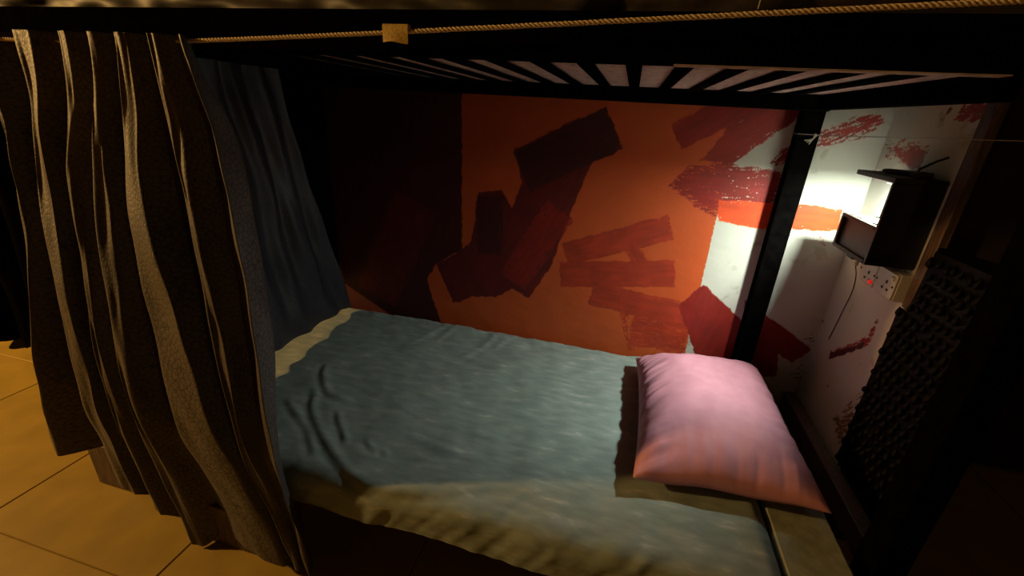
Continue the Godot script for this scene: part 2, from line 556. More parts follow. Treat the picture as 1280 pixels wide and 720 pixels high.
func build_room():
	# floor of large tiles over a recessed bed of grout
	var f: Node = struct(span("floor", Vector3(-7.4, -0.2, -0.4), Vector3(3.2, -0.006, 4.8), M.grout, null, 0.0))
	var pitch := 0.735
	var gap := 0.003
	var tm := box_mesh(Vector3(pitch - gap, 0.012, pitch - gap), 0.0025)
	for a in range(-7, 9):
		for b in range(-2, 5):
			var c := Vector3(-2.08 + (a - 0.5) * pitch + 0.0, -0.006, 1.29 + (b + 0.5) * pitch - pitch)
			if c.x < -7.1 or c.x > 3.0 or c.z > 4.6 or c.z < -0.35:
				continue
			put("tile", tm, M.tile, f, c - f.position)
	# back wall: brushed colours between the bunk's posts, plain dark red beyond
	var wb := Node3D.new()
	wb.name = "wall_back"
	add_child(wb)
	struct(wb)
	var lo := Vector2(-2.45, 0.15)
	var size := Vector2(2.45, 1.45)
	var painted := plaster(wall_image(BACK_STROKES, lo, size, 0.0021, -0.485, 11))
	put("painted_panel", panel(Vector3(lo.x, lo.y, 0), Vector3(size.x, 0, 0), Vector3(0, size.y, 0), Vector3.BACK), painted, wb)
	span("plaster", Vector3(-7.4, 0.0, -0.2), Vector3(0.25, 2.6, -0.002), M.dark_wall, wb, 0.0)
	span("plaster", Vector3(-7.4, 0.0, -0.003), Vector3(lo.x, 2.6, 0.0), M.dark_wall, wb, 0.0)
	span("plaster", Vector3(lo.x, 0.0, -0.003), Vector3(0.0, lo.y, 0.0), M.dark_wall, wb, 0.0)
	span("plaster", Vector3(lo.x, lo.y + size.y, -0.003), Vector3(0.0, 2.6, 0.0), M.dark_wall, wb, 0.0)
	# the short wall at the head of the bed
	var wr := Node3D.new()
	wr.name = "wall_right"
	add_child(wr)
	struct(wr)
	var white := plaster(wall_image(RIGHT_STROKES, Vector2(0.0, 0.0), Vector2(0.46, 1.7), 0.0016, -1.0, 17))
	# seen from inside the room the wall's right-hand end is the near one
	put("painted_panel", panel(Vector3(0, 0, 0), Vector3(0, 0, 0.46), Vector3(0, 1.7, 0), Vector3.LEFT), white, wr)
	span("plaster", Vector3(0.002, 0.0, -0.2), Vector3(0.22, 2.6, 0.46), M.dark_wall, wr, 0.0)
	span("plaster", Vector3(0.0, 1.7, 0.0), Vector3(0.003, 2.6, 0.46), M.dim_wall, wr, 0.0)
	var tr: Node = struct(span("trim_1", Vector3(-0.012, 0.915, 0.44), Vector3(0.012, 2.6, 0.485), M.brown_wood, null, 0.003))
	# the rest of the dormitory
	struct(span("ceiling", Vector3(-7.4, 2.6, -0.4), Vector3(3.2, 2.8, 4.8), M.ceiling, null, 0.0))
	struct(span("wall_left", Vector3(-7.6, 0.0, -0.4), Vector3(-7.4, 2.6, 4.8), M.dim_wall, null, 0.0))
	struct(span("wall_front", Vector3(-7.4, 0.0, 4.8), Vector3(3.2, 2.6, 5.0), M.dim_wall, null, 0.0))
	struct(span("wall_far_right", Vector3(3.2, 0.0, -0.4), Vector3(3.4, 2.6, 4.8), M.dark_wall, null, 0.0))
	struct(span("wall_passage", Vector3(0.22, 0.0, -0.4), Vector3(3.2, 2.6, -0.2), M.dark_wall, null, 0.0))

# ==================================================================== the bunk
func build_bunk():
	var t := thing("bunk_bed", "black painted wooden bunk bed frame with pale slats above", "bed")
	var bp: Material = M.black_paint
	# posts
	span("post", Vector3(-0.296, 0.0, 0.006), Vector3(-0.224, 2.0, 0.052), bp, t)
	span("post", Vector3(-0.105, 0.0, 0.825), Vector3(-0.035, 2.0, 0.905), bp, t)
	span("post", Vector3(-2.40, 0.0, 0.006), Vector3(-2.33, 2.0, 0.06), bp, t)
	span("post", Vector3(-2.375, 0.0, 0.862), Vector3(-2.305, 1.486, 0.91), bp, t)
	span("leg", Vector3(-2.02, 0.0, 0.99), Vector3(-1.76, 0.168, 1.115), M.brown_wood, t)
	span("leg", Vector3(-0.55, 0.0, 0.90), Vector3(-0.32, 0.168, 1.0), M.brown_wood, t)
	span("leg", Vector3(-2.0, 0.0, 0.1), Vector3(-1.76, 0.168, 0.22), M.brown_wood, t)
	# lower deck
	span("deck_rail", Vector3(-2.3, 0.17, 0.93), Vector3(-0.165, 0.245, 0.97), bp, t)
	span("deck_rail", Vector3(-2.3, 0.17, 0.06), Vector3(-0.165, 0.245, 0.10), bp, t)
	for k in 6:
		span("deck_board", Vector3(-2.29, 0.246, 0.05 + k * 0.166), Vector3(-0.34, 0.262, 0.05 + k * 0.166 + 0.15), M.brown_wood, t)
	var hb := span("head_board", Vector3(-0.335, 0.23, 0.055), Vector3(-0.165, 0.37, 1.06), M.board, t, 0.008)
	hb.set_meta("label", "grey green plank at the head of the mattress")
	span("end_rail", Vector3(-0.06, 0.24, 0.02), Vector3(-0.012, 0.325, 0.83), M.brown_wood, t)
	# upper deck
	span("front_rail", Vector3(-2.75, 1.489, 0.873), Vector3(0.12, 1.577, 0.912), bp, t, 0.004)
	span("back_rail", Vector3(-2.40, 1.448, 0.03), Vector3(-0.222, 1.53, 0.078), bp, t, 0.004)
	span("side_rail", Vector3(-0.262, 1.452, 0.0785), Vector3(-0.222, 1.55, 0.872), bp, t, 0.004)
	span("side_rail", Vector3(-2.23, 1.462, 0.08), Vector3(-2.19, 1.55, 0.872), bp, t, 0.004)
	var ls := span("rail_batten", Vector3(-0.80, 1.4882, 0.876), Vector3(-0.264, 1.4905, 0.910), M.pale_wood, t, 0.001)
	ls.set_meta("label", "bare pale wood batten under the front rail")
	var sm := slat_mesh(0.034, 0.795, 0.005)
	for i in range(-6, 13):
		put("slat", sm, bp, t, Vector3(-1.665 + 0.101 * i + 0.0835, 1.4925, 0.475))
	var fp := span("foot_panel", Vector3(-2.262, 0.51, 0.003), Vector3(-2.242, 1.488, 0.87), bp, t)

# a slat with rounded end corners
func slat_mesh(w: float, l: float, th: float) -> ArrayMesh:
	var st := new_st()
	var pts := []
	var r := 0.016
	for c in [[1, 1, 0.0], [-1, 1, PI / 2], [-1, -1, PI], [1, -1, PI * 1.5]]:
		for k in 5:
			var a: float = c[2] + PI / 2 * k / 4.0
			pts.append(Vector2(c[0] * (w / 2 - r) + cos(a) * r, c[1] * (l / 2 - r) + sin(a) * r))
	var n := pts.size()
	for k in n:
		var p: Vector2 = pts[k]
		var q: Vector2 = pts[(k + 1) % n]
		tri(st, Vector3(0, th / 2, 0), Vector3(p.x, th / 2, p.y), Vector3(q.x, th / 2, q.y), Vector3.UP)
		tri(st, Vector3(0, -th / 2, 0), Vector3(p.x, -th / 2, p.y), Vector3(q.x, -th / 2, q.y), Vector3.DOWN)
		quad(st, Vector3(p.x, -th / 2, p.y), Vector3(q.x, -th / 2, q.y), Vector3(q.x, th / 2, q.y), Vector3(p.x, th / 2, p.y), Vector3(p.x + q.x, 0, p.y + q.y))
	return done(st)

# ==================================================================== bedding
# ridges pressed into the mattress cloth: points (x, z), width, height
const CREASES := [
	[0.022, 0.016, [-1.93, 0.56, -1.905, 0.626, -1.842, 0.70, -1.796, 0.735, -1.70, 0.748]],
	[0.024, 0.020, [-1.88, 0.70, -1.842, 0.76, -1.80, 0.83, -1.70, 0.92, -1.608, 0.985, -1.502, 1.045, -1.386, 1.06, -1.214, 1.02, -1.093, 0.965, -0.96, 0.93]],
	[0.018, 0.013, [-1.72, 0.80, -1.675, 0.856, -1.63, 0.90, -1.583, 0.95]],
	[0.020, 0.014, [-1.93, 0.80, -1.854, 0.855, -1.76, 0.91, -1.70, 0.965, -1.643, 1.02]],
	[0.018, 0.010, [-1.55, 0.90, -1.50, 0.935, -1.47, 0.93, -1.44, 0.95]],
	[0.024, 0.007, [-1.70, 0.30, -1.66, 0.20, -1.63, 0.10, -1.61, 0.03]],
	[0.022, 0.007, [-1.60, 0.25, -1.58, 0.14, -1.56, 0.04]],
	[0.026, 0.008, [-1.45, 0.36, -1.39, 0.22, -1.36, 0.10, -1.35, 0.03]],
	[0.022, 0.006, [-1.33, 0.20, -1.29, 0.10, -1.26, 0.03]],
	[0.024, 0.005, [-1.22, 0.13, -1.10, 0.07, -0.98, 0.03]],
	[0.020, 0.004, [-1.75, 0.55, -1.55, 0.52, -1.40, 0.50]],
	[0.020, 0.006, [-1.55, 0.72, -1.35, 0.76, -1.1, 0.77, -0.9, 0.76]],
	[0.022, 0.006, [-1.6, 0.62, -1.3, 0.64, -1.0, 0.62, -0.82, 0.64]],
	[0.022, 0.006, [-1.45, 0.84, -1.2, 0.88, -0.95, 0.85, -0.83, 0.83]],
	[0.020, 0.007, [-1.08, 1.08, -1.04, 1.00, -1.0, 0.95, -0.9, 0.92]],
	[0.022, 0.008, [-0.92, 1.10, -0.85, 1.03, -0.75, 0.99]],
	[0.020, 0.008, [-0.70, 1.10, -0.66, 1.05, -0.60, 1.02]],
]

func build_bedding():
	var bumps := noise(61, 3.0, FastNoiseLite.TYPE_SIMPLEX_SMOOTH, 3)
	var gath := noise(62, 9.0, FastNoiseLite.TYPE_SIMPLEX_SMOOTH, 2)
	# mattress: a slab whose cloth runs over rounded edges and down the sides
	var lo := Vector2(-2.30, 0.015)
	var hi := Vector2(-0.335, 1.085)
	var top := 0.385
	var side := 0.07
	var r := 0.055
	var nx := 300
	var nz := 190
	var rows := []
	var uvs := []
	var ir := r * PI / 2 - r
	var polys := []
	for c in CREASES:
		var p := []
		var a := Vector2(9, 9)
		var b := -a
		for k in c[2].size() / 2:
			var q := Vector2(c[2][2 * k], c[2][2 * k + 1])
			p.append(q)
			a = a.min(q)
			b = b.max(q)
		var dense := []
		for k in p.size() - 1:
			for m in 4:
				dense.append(p[k].cubic_interpolate(p[k + 1], p[maxi(k - 1, 0)], p[mini(k + 2, p.size() - 1)], m / 4.0))
		dense.append(p[-1])
		polys.append([dense, a - Vector2(0.09, 0.09), b + Vector2(0.09, 0.09), c[0], c[1]])
	var ex := side + ir
	for j in nz + 1:
		var row := []
		var uvr := []
		var zz := lerpf(lo.y - ex, hi.y + ex, float(j) / nz)
		for i in nx + 1:
			var xx := lerpf(lo.x - ex, hi.x + ex, float(i) / nx)
			var P := Vector2(xx, zz)
			var core := P.clamp(lo + Vector2(r, r), hi - Vector2(r, r))
			var d := P - core
			var l := d.length()
			var dirn := d / l if l > 1e-6 else Vector2.ZERO
			var pos := Vector3(core.x, top, core.y)
			var nrm := Vector3.UP
			if l > 0.0:
				var an := minf(l / r, PI / 2)
				pos += Vector3(dirn.x, 0, dirn.y) * sin(an) * r
				pos.y += (cos(an) - 1.0) * r - maxf(0.0, l - r * PI / 2)
				nrm = Vector3(dirn.x * sin(an), cos(an), dirn.y * sin(an))
			var hgt := 0.009 * bumps.get_noise_2d(xx, zz)
			# gathers along the long edges
			var fe := clampf(1.0 - (hi.y + 0.03 - zz) / 0.20, 0.0, 1.0)
			hgt += 0.006 * fe * gath.get_noise_2d(xx * 1.1 + (zz - hi.y) * 0.8, zz * 0.25)
			var be := clampf(1.0 - (zz - lo.y) / 0.16, 0.0, 1.0)
			hgt += 0.005 * be * gath.get_noise_2d(xx * 1.4 - zz * 0.6, zz * 0.3 + 40.0)
			for c in polys:
				var A: Vector2 = c[1]
				var B: Vector2 = c[2]
				if P.x < A.x or P.y < A.y or P.x > B.x or P.y > B.y:
					continue
				var dense: Array = c[0]
				var best := 1e9
				var sgn := 1.0
				var at := 0.0
				for k in dense.size() - 1:
					var p0: Vector2 = dense[k]
					var e: Vector2 = dense[k + 1] - p0
					var tt := clampf((P - p0).dot(e) / e.length_squared(), 0.0, 1.0)
					var v := P - p0 - e * tt
					var dd := v.length_squared()
					if dd < best:
						best = dd
						sgn = signf(e.cross(v))
						at = (k + tt) / (dense.size() - 1)
				var q: float = sgn * sqrt(best) / (c[3] * 0.72)
				var fade := clampf(minf(at, 1.0 - at) * 6.0, 0.0, 1.0)
				if absf(q) < 3.5:
					hgt += 0.34 * c[4] * fade * (exp(-q * q * 1.1) - 0.6 * exp(-(q - 1.5) * (q - 1.5) * 1.3))
			row.append(pos + nrm * hgt)
			uvr.append(P)
		rows.append(row)
		uvs.append(uvr)
	var mt := thing("mattress", "grey green cloth mattress with creased cover on the lower bunk", "mattress")
	put("cover", sheet(rows, uvs), M.mattress, mt)
	var st := new_st()
	box(st, Vector3((lo.x + hi.x) / 2, 0.285, (lo.y + hi.y) / 2), Vector3(hi.x - lo.x - 0.03, 0.045, hi.y - lo.y - 0.03), 0.01)
	put("base_cloth", done(st), M.mattress, mt)
	# upper mattress under a rumpled brown sheet
	rows = []
	uvs = []
	var fold := noise(66, 3.0, FastNoiseLite.TYPE_SIMPLEX_SMOOTH, 2)
	for j in 61:
		var row := []
		var uvr := []
		var a := float(j) / 60.0
		for i in 241:
			var x := lerpf(-2.7, -0.22, i / 240.0)
			var w := fold.get_noise_2d(x * 1.3, a * 1.2)
			var q: Vector3
			if a < 0.4:
				q = Vector3(x, lerpf(1.56, 1.70, a / 0.4), 0.885 + 0.022 * w)
			elif a < 0.6:
				var an := (a - 0.4) / 0.2 * PI / 2
				q = Vector3(x, 1.70 + 0.04 * sin(an) + 0.012 * w, 0.845 + 0.04 * cos(an))
			else:
				q = Vector3(x, 1.74 + 0.015 * w, lerpf(0.845, 0.09, (a - 0.6) / 0.4))
			row.append(q)
			uvr.append(Vector2(x, a))
		rows.append(row)
		uvs.append(uvr)
	var um := thing("mattress", "upper bunk mattress under a rumpled brown sheet", "mattress")
	put("sheet", sheet(rows, uvs, true), M.sheet, um)
	span("core", Vector3(-2.18, 1.56, 0.09), Vector3(-0.22, 1.70, 0.84), M.sheet, um, 0.03)
	# pale ticking underneath, sagging a little between the slats
	rows = []
	uvs = []
	for j in 21:
		var row := []
		var uvr := []
		var z := lerpf(0.082, 0.870, j / 20.0)
		for i in 401:
			var x := lerpf(-2.185, -0.264, i / 400.0)
			var s := fposmod(x + 1.665, 0.101) / 0.067
			var sag := 0.004 * maxf(0.0, 1.0 - (2.0 * s - 1.0) * (2.0 * s - 1.0)) if s < 1.0 else 0.0
			row.append(Vector3(x, 1.4985 - sag * minf(1.0, minf(j, 20 - j) / 3.0), z))
			uvr.append(Vector2(x, z))
		rows.append(row)
		uvs.append(uvr)
	var tk := put("ticking", sheet(rows, uvs, true), M.base_cloth, um)
	tk.set_meta("label", "pale underside showing between the slats")
	build_pillow()

func build_pillow():
	# corners of the case on the mattress, clockwise from the wall: far left, far right, near right, near left
	var c00 := Vector2(-0.705, 0.165)
	var c10 := Vector2(-0.215, 0.045)
	var c11 := Vector2(-0.193, 0.825)
	var c01 := Vector2(-0.715, 0.860)
	var wr := noise(71, 1.0, FastNoiseLite.TYPE_SIMPLEX_SMOOTH, 2)
	var st := SurfaceTool.new()
	st.begin(Mesh.PRIMITIVE_TRIANGLES)
	st.set_smooth_group(0)
	var n := 110
	for face in 2:
		for j in n + 1:
			var v := -1.0 + 2.0 * j / n
			for i in n + 1:
				var u := -1.0 + 2.0 * i / n
				# seams bow inward between the pointed corners
				var uu := u * (1.0 - 0.060 * (1.0 - v * v) * u * u)
				var vv := v * (1.0 - 0.050 * (1.0 - u * u) * v * v)
				var a := (uu + 1) / 2
				var b := (vv + 1) / 2
				var p := c00.lerp(c10, a).lerp(c01.lerp(c11, a), b)
				var prof := pow(maxf(0.0, (1.0 - pow(absf(u), 2.6)) * (1.0 - pow(absf(v), 2.6))), 0.5)
				var edge_u := smoothstep(0.45, 0.98, absf(u)) * (1.0 - smoothstep(0.8, 1.0, absf(v)) * 0.5)
				var edge_v := smoothstep(0.45, 0.98, absf(v))
				var h := 0.0
				# puckers run in from each seam
				h += (0.016 if u < 0.0 else 0.006) * edge_u * wr.get_noise_2d(u * 0.7 + 10.0 * signf(u), v * 7.0 + u * 2.0) * minf(1.0, prof * 3.0)
				h += (0.007 if v > 0.0 else 0.003) * edge_v * wr.get_noise_2d(u * 4.0 + v * 0.7, v * 0.8 + 30.0 * signf(v)) * minf(1.0, prof * 3.0)
				h += 0.005 * wr.get_noise_2d(u * 0.9 + 5.0, v * 0.9) * prof
				var seam := 0.436 + 0.010 * wr.get_noise_2d(u * 0.9, v * 0.9 + 70.0)
				var y := seam + (0.118 * prof + h if face == 0 else -0.040 * pow(prof, 0.6))
				st.set_uv(p)
				st.add_vertex(Vector3(p.x, y, p.y))
	for face in 2:
		var base := face * (n + 1) * (n + 1)
		for j in n:
			for i in n:
				var a := base + j * (n + 1) + i
				var q := [a, a + 1, a + n + 2, a, a + n + 2, a + n + 1]
				if face == 1:
					q.reverse()
				for k in q:
					st.add_index(k)
	st.generate_normals()
	var t := thing("pillow", "pink pillow in a plain cotton case at the head of the mattress", "pillow")
	put("pillowcase", st.commit(), M.pillow, t)

# ==================================================================== curtains
# each fold line: x at heights 1.50, 1.15, 0.75, 0.40, 0.05; depth behind the front; hem height
const FOLDS := [
	[[-2.62, -2.58, -2.55, -2.57, -2.60], 0.02, 0.25],
	[[-2.58, -2.555, -2.52, -2.545, -2.56], 0.0, 0.24],
	[[-2.50, -2.52, -2.47, -2.46, -2.45], 0.15, 0.21],
	[[-2.40, -2.48, -2.40, -2.33, -2.30], 0.005, 0.19],
	[[-2.355, -2.43, -2.355, -2.28, -2.24], 0.0, 0.175],
	[[-2.30, -2.40, -2.33, -2.25, -2.20], 0.09, 0.16],
	[[-2.26, -2.37, -2.305, -2.235, -2.185], 0.01, 0.13],
	[[-2.235, -2.34, -2.28, -2.21, -2.15], 0.012, 0.11],
	[[-2.19, -2.29, -2.24, -2.17, -2.10], 0.09, 0.06],
	[[-2.165, -2.255, -2.205, -2.13, -2.06], 0.0, 0.02],
	[[-2.145, -2.225, -2.17, -2.10, -2.03], 0.005, 0.015],
	[[-2.11, -2.17, -2.11, -2.03, -1.95], 0.11, 0.05],
	[[-2.08, -2.155, -2.07, -1.95, -1.82], 0.01, 0.06],
	[[-2.05, -2.09, -1.95, -1.81, -1.71], 0.0, 0.045],
	[[-2.01, -2.03, -1.895, -1.775, -1.69], 0.09, 0.04],
	[[-1.98, -1.975, -1.865, -1.755, -1.675], 0.015, 0.035],
	[[-1.96, -1.95, -1.84, -1.735, -1.66], 0.015, 0.035],
	[[-1.925, -1.89, -1.80, -1.71, -1.65], 0.07, 0.035],
	[[-1.89, -1.83, -1.735, -1.67, -1.62], 0.02, 0.035],
	[[-1.905, -1.85, -1.75, -1.685, -1.635], 0.10, 0.035],
]

func fold_x(f: Array, y: float) -> float:
	var ys := [1.50, 1.15, 0.75, 0.40, 0.05]
	if y >= 1.5:
		return f[0]
	for k in 4:
		if y >= ys[k + 1]:
			var t: float = (ys[k] - y) / (ys[k] - ys[k + 1])
			var a: float = f[maxi(k - 1, 0)]
			var d: float = f[mini(k + 2, 4)]
			return cubic_interpolate(f[k], f[k + 1], a, d, t)
	return f[4] + (f[4] - f[3]) * (0.05 - y) / 0.35

func build_curtains():
	var wob := noise(81, 1.0, FastNoiseLite.TYPE_SIMPLEX_SMOOTH, 2)
	var rows := []
	var uvs := []
	var per := 9
	var nrow := 130
	for j in nrow + 1:
		var row := []
		var uvr := []
		var t := float(j) / nrow
		for i in (FOLDS.size() - 1) * per + 1:
			var k := mini(i / per, FOLDS.size() - 2)
			var s := float(i - k * per) / per
			var e := 0.5 - 0.5 * cos(s * PI)
			var A: Array = FOLDS[k]
			var B: Array = FOLDS[k + 1]
			var y := lerpf(1.512, lerpf(A[2], B[2], e), t)
			var x := lerpf(fold_x(A[0], y), fold_x(B[0], y), lerpf(s, e, 0.35))
			var base := 0.985 + 0.165 * smoothstep(1.35, 0.40, y)
			var deep := lerpf(A[1], B[1], e) * lerpf(0.45, 1.0, smoothstep(1.50, 1.25, y)) * lerpf(1.0, 0.42, smoothstep(0.75, 0.42, y) * smoothstep(-2.42, -2.33, x))
			var w := wob.get_noise_2d((k + s) * 0.7, y * 2.2)
			row.append(Vector3(x + 0.014 * wob.get_noise_2d((k + s) * 0.35, y * 2.0 + 50.0) * smoothstep(1.5, 1.3, y), y, base - deep + 0.010 * w))
			uvr.append(Vector2((k + s) * 0.12, y))
		rows.append(row)
		uvs.append(uvr)
	var c := thing("curtain", "dark satin jacquard curtain gathered in deep folds on the rope", "curtain")
	put("cloth", sheet(rows, uvs), M.curtain0, c)
	# the curtain across the foot of the bed
	rows = []
	uvs = []
	for j in 101:
		var row := []
		var uvr := []
		var t := j / 100.0
		for i in 141:
			var s := i / 140.0
			var hem := lerpf(0.445, 0.405, s) + 0.003 * sin(s * 9.0)
			var y := lerpf(1.488, hem, t)
			var z := lerpf(lerpf(0.86, 0.375, s), lerpf(0.88, 0.085, s), pow(t, 1.15))
			var ph := s * 33.0 + 1.8 * wob.get_noise_2d(s * 3.0, 7.0 + t * 1.2)
			var x := -2.165 + (0.010 + 0.020 * t * (1.0 - 0.8 * t) * (0.6 + 0.4 * sin(s * 7.0))) * sin(ph) + 0.02 * wob.get_noise_2d(s * 4.0, t * 1.5 + 20.0) + 0.02 * t * t
			row.append(Vector3(x, y, z))
			uvr.append(Vector2(s * 0.9, y))
		rows.append(row)
		uvs.append(uvr)
	c = thing("curtain", "navy grey curtain hanging across the foot of the mattress", "curtain")
	put("cloth", sheet(rows, uvs), M.curtain1, c)

# ==================================================================== ropes, strings, tape
func build_ropes():
	var a := Vector3(-2.68, 1.496, 0.95)
	var b := Vector3(-1.94, 1.500, 0.95)
	var d := Vector3(-0.395, 1.582, 0.95)
	var e := Vector3(0.10, 1.612, 0.94)
	var path := curve([a, b, d, e], 260)
	var st := new_st(true)
	var run := 0.0
	for s in 3:
		var pts := []
		run = 0.0
		for k in path.size():
			if k > 0:
				run += (path[k] - path[k - 1]).length()
			var an := run / 0.028 * TAU + s * TAU / 3
			pts.append(path[k] + Vector3(0, cos(an), sin(an)) * 0.0024)
		tube(st, pts, 0.0028, 5)
	var r := put("rope", done(st), M.rope)
	tag(r, "tan twisted rope stretched along the upper bunk's front rail", "rope")
	# masking tape folded over the rope
	st = new_st(true)
	var rows := []
	var uvs := []
	for j in 13:
		var t := j / 12.0
		var row := []
		var uvr := []
		for i in 9:
			var s := i / 8.0
			var x := lerpf(-1.388, -1.330, s) + 0.002 * t * (0.5 - s)
			var y := 0.0
			var z := 0.958
			if t < 0.3:
				y = lerpf(1.528, 1.540, t / 0.3)
				z = 0.943
			elif t < 0.45:
				var an := (t - 0.3) / 0.15 * PI
				y = 1.540 + 0.003 * sin(an)
				z = 0.9505 - 0.0075 * cos(an)
			else:
				y = lerpf(1.540, 1.508 + 0.002 * sin(s * 5.0), (t - 0.45) / 0.55)
				z = 0.958 + 0.004 * sin(s * 4.0) * (t - 0.45)
			row.append(Vector3(x, y, z))
			uvr.append(Vector2(s, t))
		rows.append(row)
		uvs.append(uvr)
	var tp := put("masking_tape", sheet(rows, uvs, true), M.tape)
	tag(tp, "yellow masking tape flag folded over the tan rope", "tape")
	# white string tied round the back post and stretched forward
	var t := thing("string", "thin white string knotted round the black post near the wall", "string")
	put("line", tube_mesh([Vector3(-0.226, 1.371, 0.054), Vector3(-0.08, 1.384, 0.40), Vector3(-0.075, 1.393, 0.823)], 0.0013, 5), M.string, t)
	var loop := []
	for k in 5:
		var q: Vector2 = [Vector2(-0.298, 0.004), Vector2(-0.298, 0.0545), Vector2(-0.222, 0.0545), Vector2(-0.222, 0.004), Vector2(-0.298, 0.004)][k]
		loop.append(Vector3(q.x, 1.372, q.y))
	put("loop", tube_mesh(loop, 0.0016, 5), M.string, t)
	var kp := lathe([Vector2(0, -0.006), Vector2(0.005, -0.004), Vector2(0.0065, 0.001), Vector2(0.004, 0.006), Vector2(0, 0.007)], 10)
	put("knot", kp, M.string, t, Vector3(-0.240, 1.370, 0.059))
	for q in [Vector3(-0.262, 1.346, 0.062), Vector3(-0.270, 1.352, 0.061), Vector3(-0.254, 1.340, 0.064)]:
		put("tail", tube_mesh(curve([Vector3(-0.240, 1.370, 0.060), Vector3(-0.247, 1.358, 0.066), q], 5), 0.0028, 6, 0.6), M.string, t)
	var th := put("thread", tube_mesh(curve([Vector3(-0.684, 1.66, 0.952), Vector3(-0.681, 1.61, 0.955), Vector3(-0.683, 1.572, 0.957)], 6), 0.0011, 5), M.string)
	tag(th, "loose thread hanging over the tan rope from the upper sheet", "thread")

# ==================================================================== shelf
func build_shelf():
	var t := thing("wall_shelf", "small black wall shelf with an open lit compartment over a box", "shelf")
	var x0 := -0.13
	span("top_board", Vector3(x0, 1.262, 0.180), Vector3(-0.001, 1.277, 0.414), M.shelf, t, 0.0015)
	span("side_panel", Vector3(x0, 1.021, 0.402), Vector3(-0.001, 1.2615, 0.414), M.shelf, t, 0.0015)
	# the box: back, floor, lid and a raised rim round its front
	var bx := span("box", Vector3(x0 + 0.008, 1.022, 0.186), Vector3(-0.001, 1.132, 0.4015), M.shelf, t, 0.001)
	var o := bx.position
	var rim := [[Vector3(x0 - 0.001, 1.021, 0.180), Vector3(x0 + 0.008, 1.033, 0.4015)], [Vector3(x0 - 0.001, 1.124, 0.180), Vector3(x0 + 0.008, 1.136, 0.4015)], [Vector3(x0 - 0.001, 1.033, 0.180), Vector3(x0 + 0.008, 1.124, 0.193)]]
	for q in rim:
		put("rim", box_mesh(q[1] - q[0], 0.001), M.shelf_edge, bx, (q[0] + q[1]) * 0.5 - o)
	# slips of paper on the box
	var k := 0
	for q in [[-0.075, 0.245, 0.3], [-0.055, 0.30, -0.15], [-0.085, 0.33, 0.55]]:
		var p := put("paper_slip", box_mesh(Vector3(0.05, 0.0012, 0.085), 0.0003, Basis(Vector3.UP, q[2])), M.paper, null, Vector3(q[0], 1.1335 + 0.0013 * k, q[1]))
		tag(p, ["white paper slip at the bottom of the loose pile on the lit shelf", "white paper slip in the middle of the loose pile on the lit shelf", "white paper slip on top of the loose pile on the lit shelf"][k], "paper", "paper slips on the shelf")
		k += 1
	# a coil of black cable and a small brown case on top
	var pts := []
	for i in 61:
		var a := TAU * 2.2 * i / 60.0
		pts.append(Vector3(-0.07 + cos(a) * (0.026 + 0.0002 * i), 1.2805 + 0.00012 * i, 0.30 + sin(a) * (0.045 + 0.0003 * i)))
	pts.append(Vector3(-0.045, 1.300, 0.34))
	pts.append(Vector3(-0.025, 1.325, 0.365))
	pts.append(Vector3(-0.012, 1.338, 0.385))
	var cb := put("cable_coil", tube_mesh(pts, 0.0035, 7), M.black_plastic)
	tag(cb, "coiled black cable lying on top of the wall shelf", "cable")
	var cs := thing("power_adapter", "small dark adapter block resting on the wall shelf top", "adapter", Vector3(-0.055, 1.277, 0.375))
	put("body", box_mesh(Vector3(0.04, 0.018, 0.05), 0.004), M.shelf_edge, cs, Vector3(0, 0.009, 0))
	put("prong", box_mesh(Vector3(0.004, 0.005, 0.014), 0.001), plain(Color(0.7, 0.66, 0.6), 0.3, 1.0), cs, Vector3(0, 0.01, -0.031))

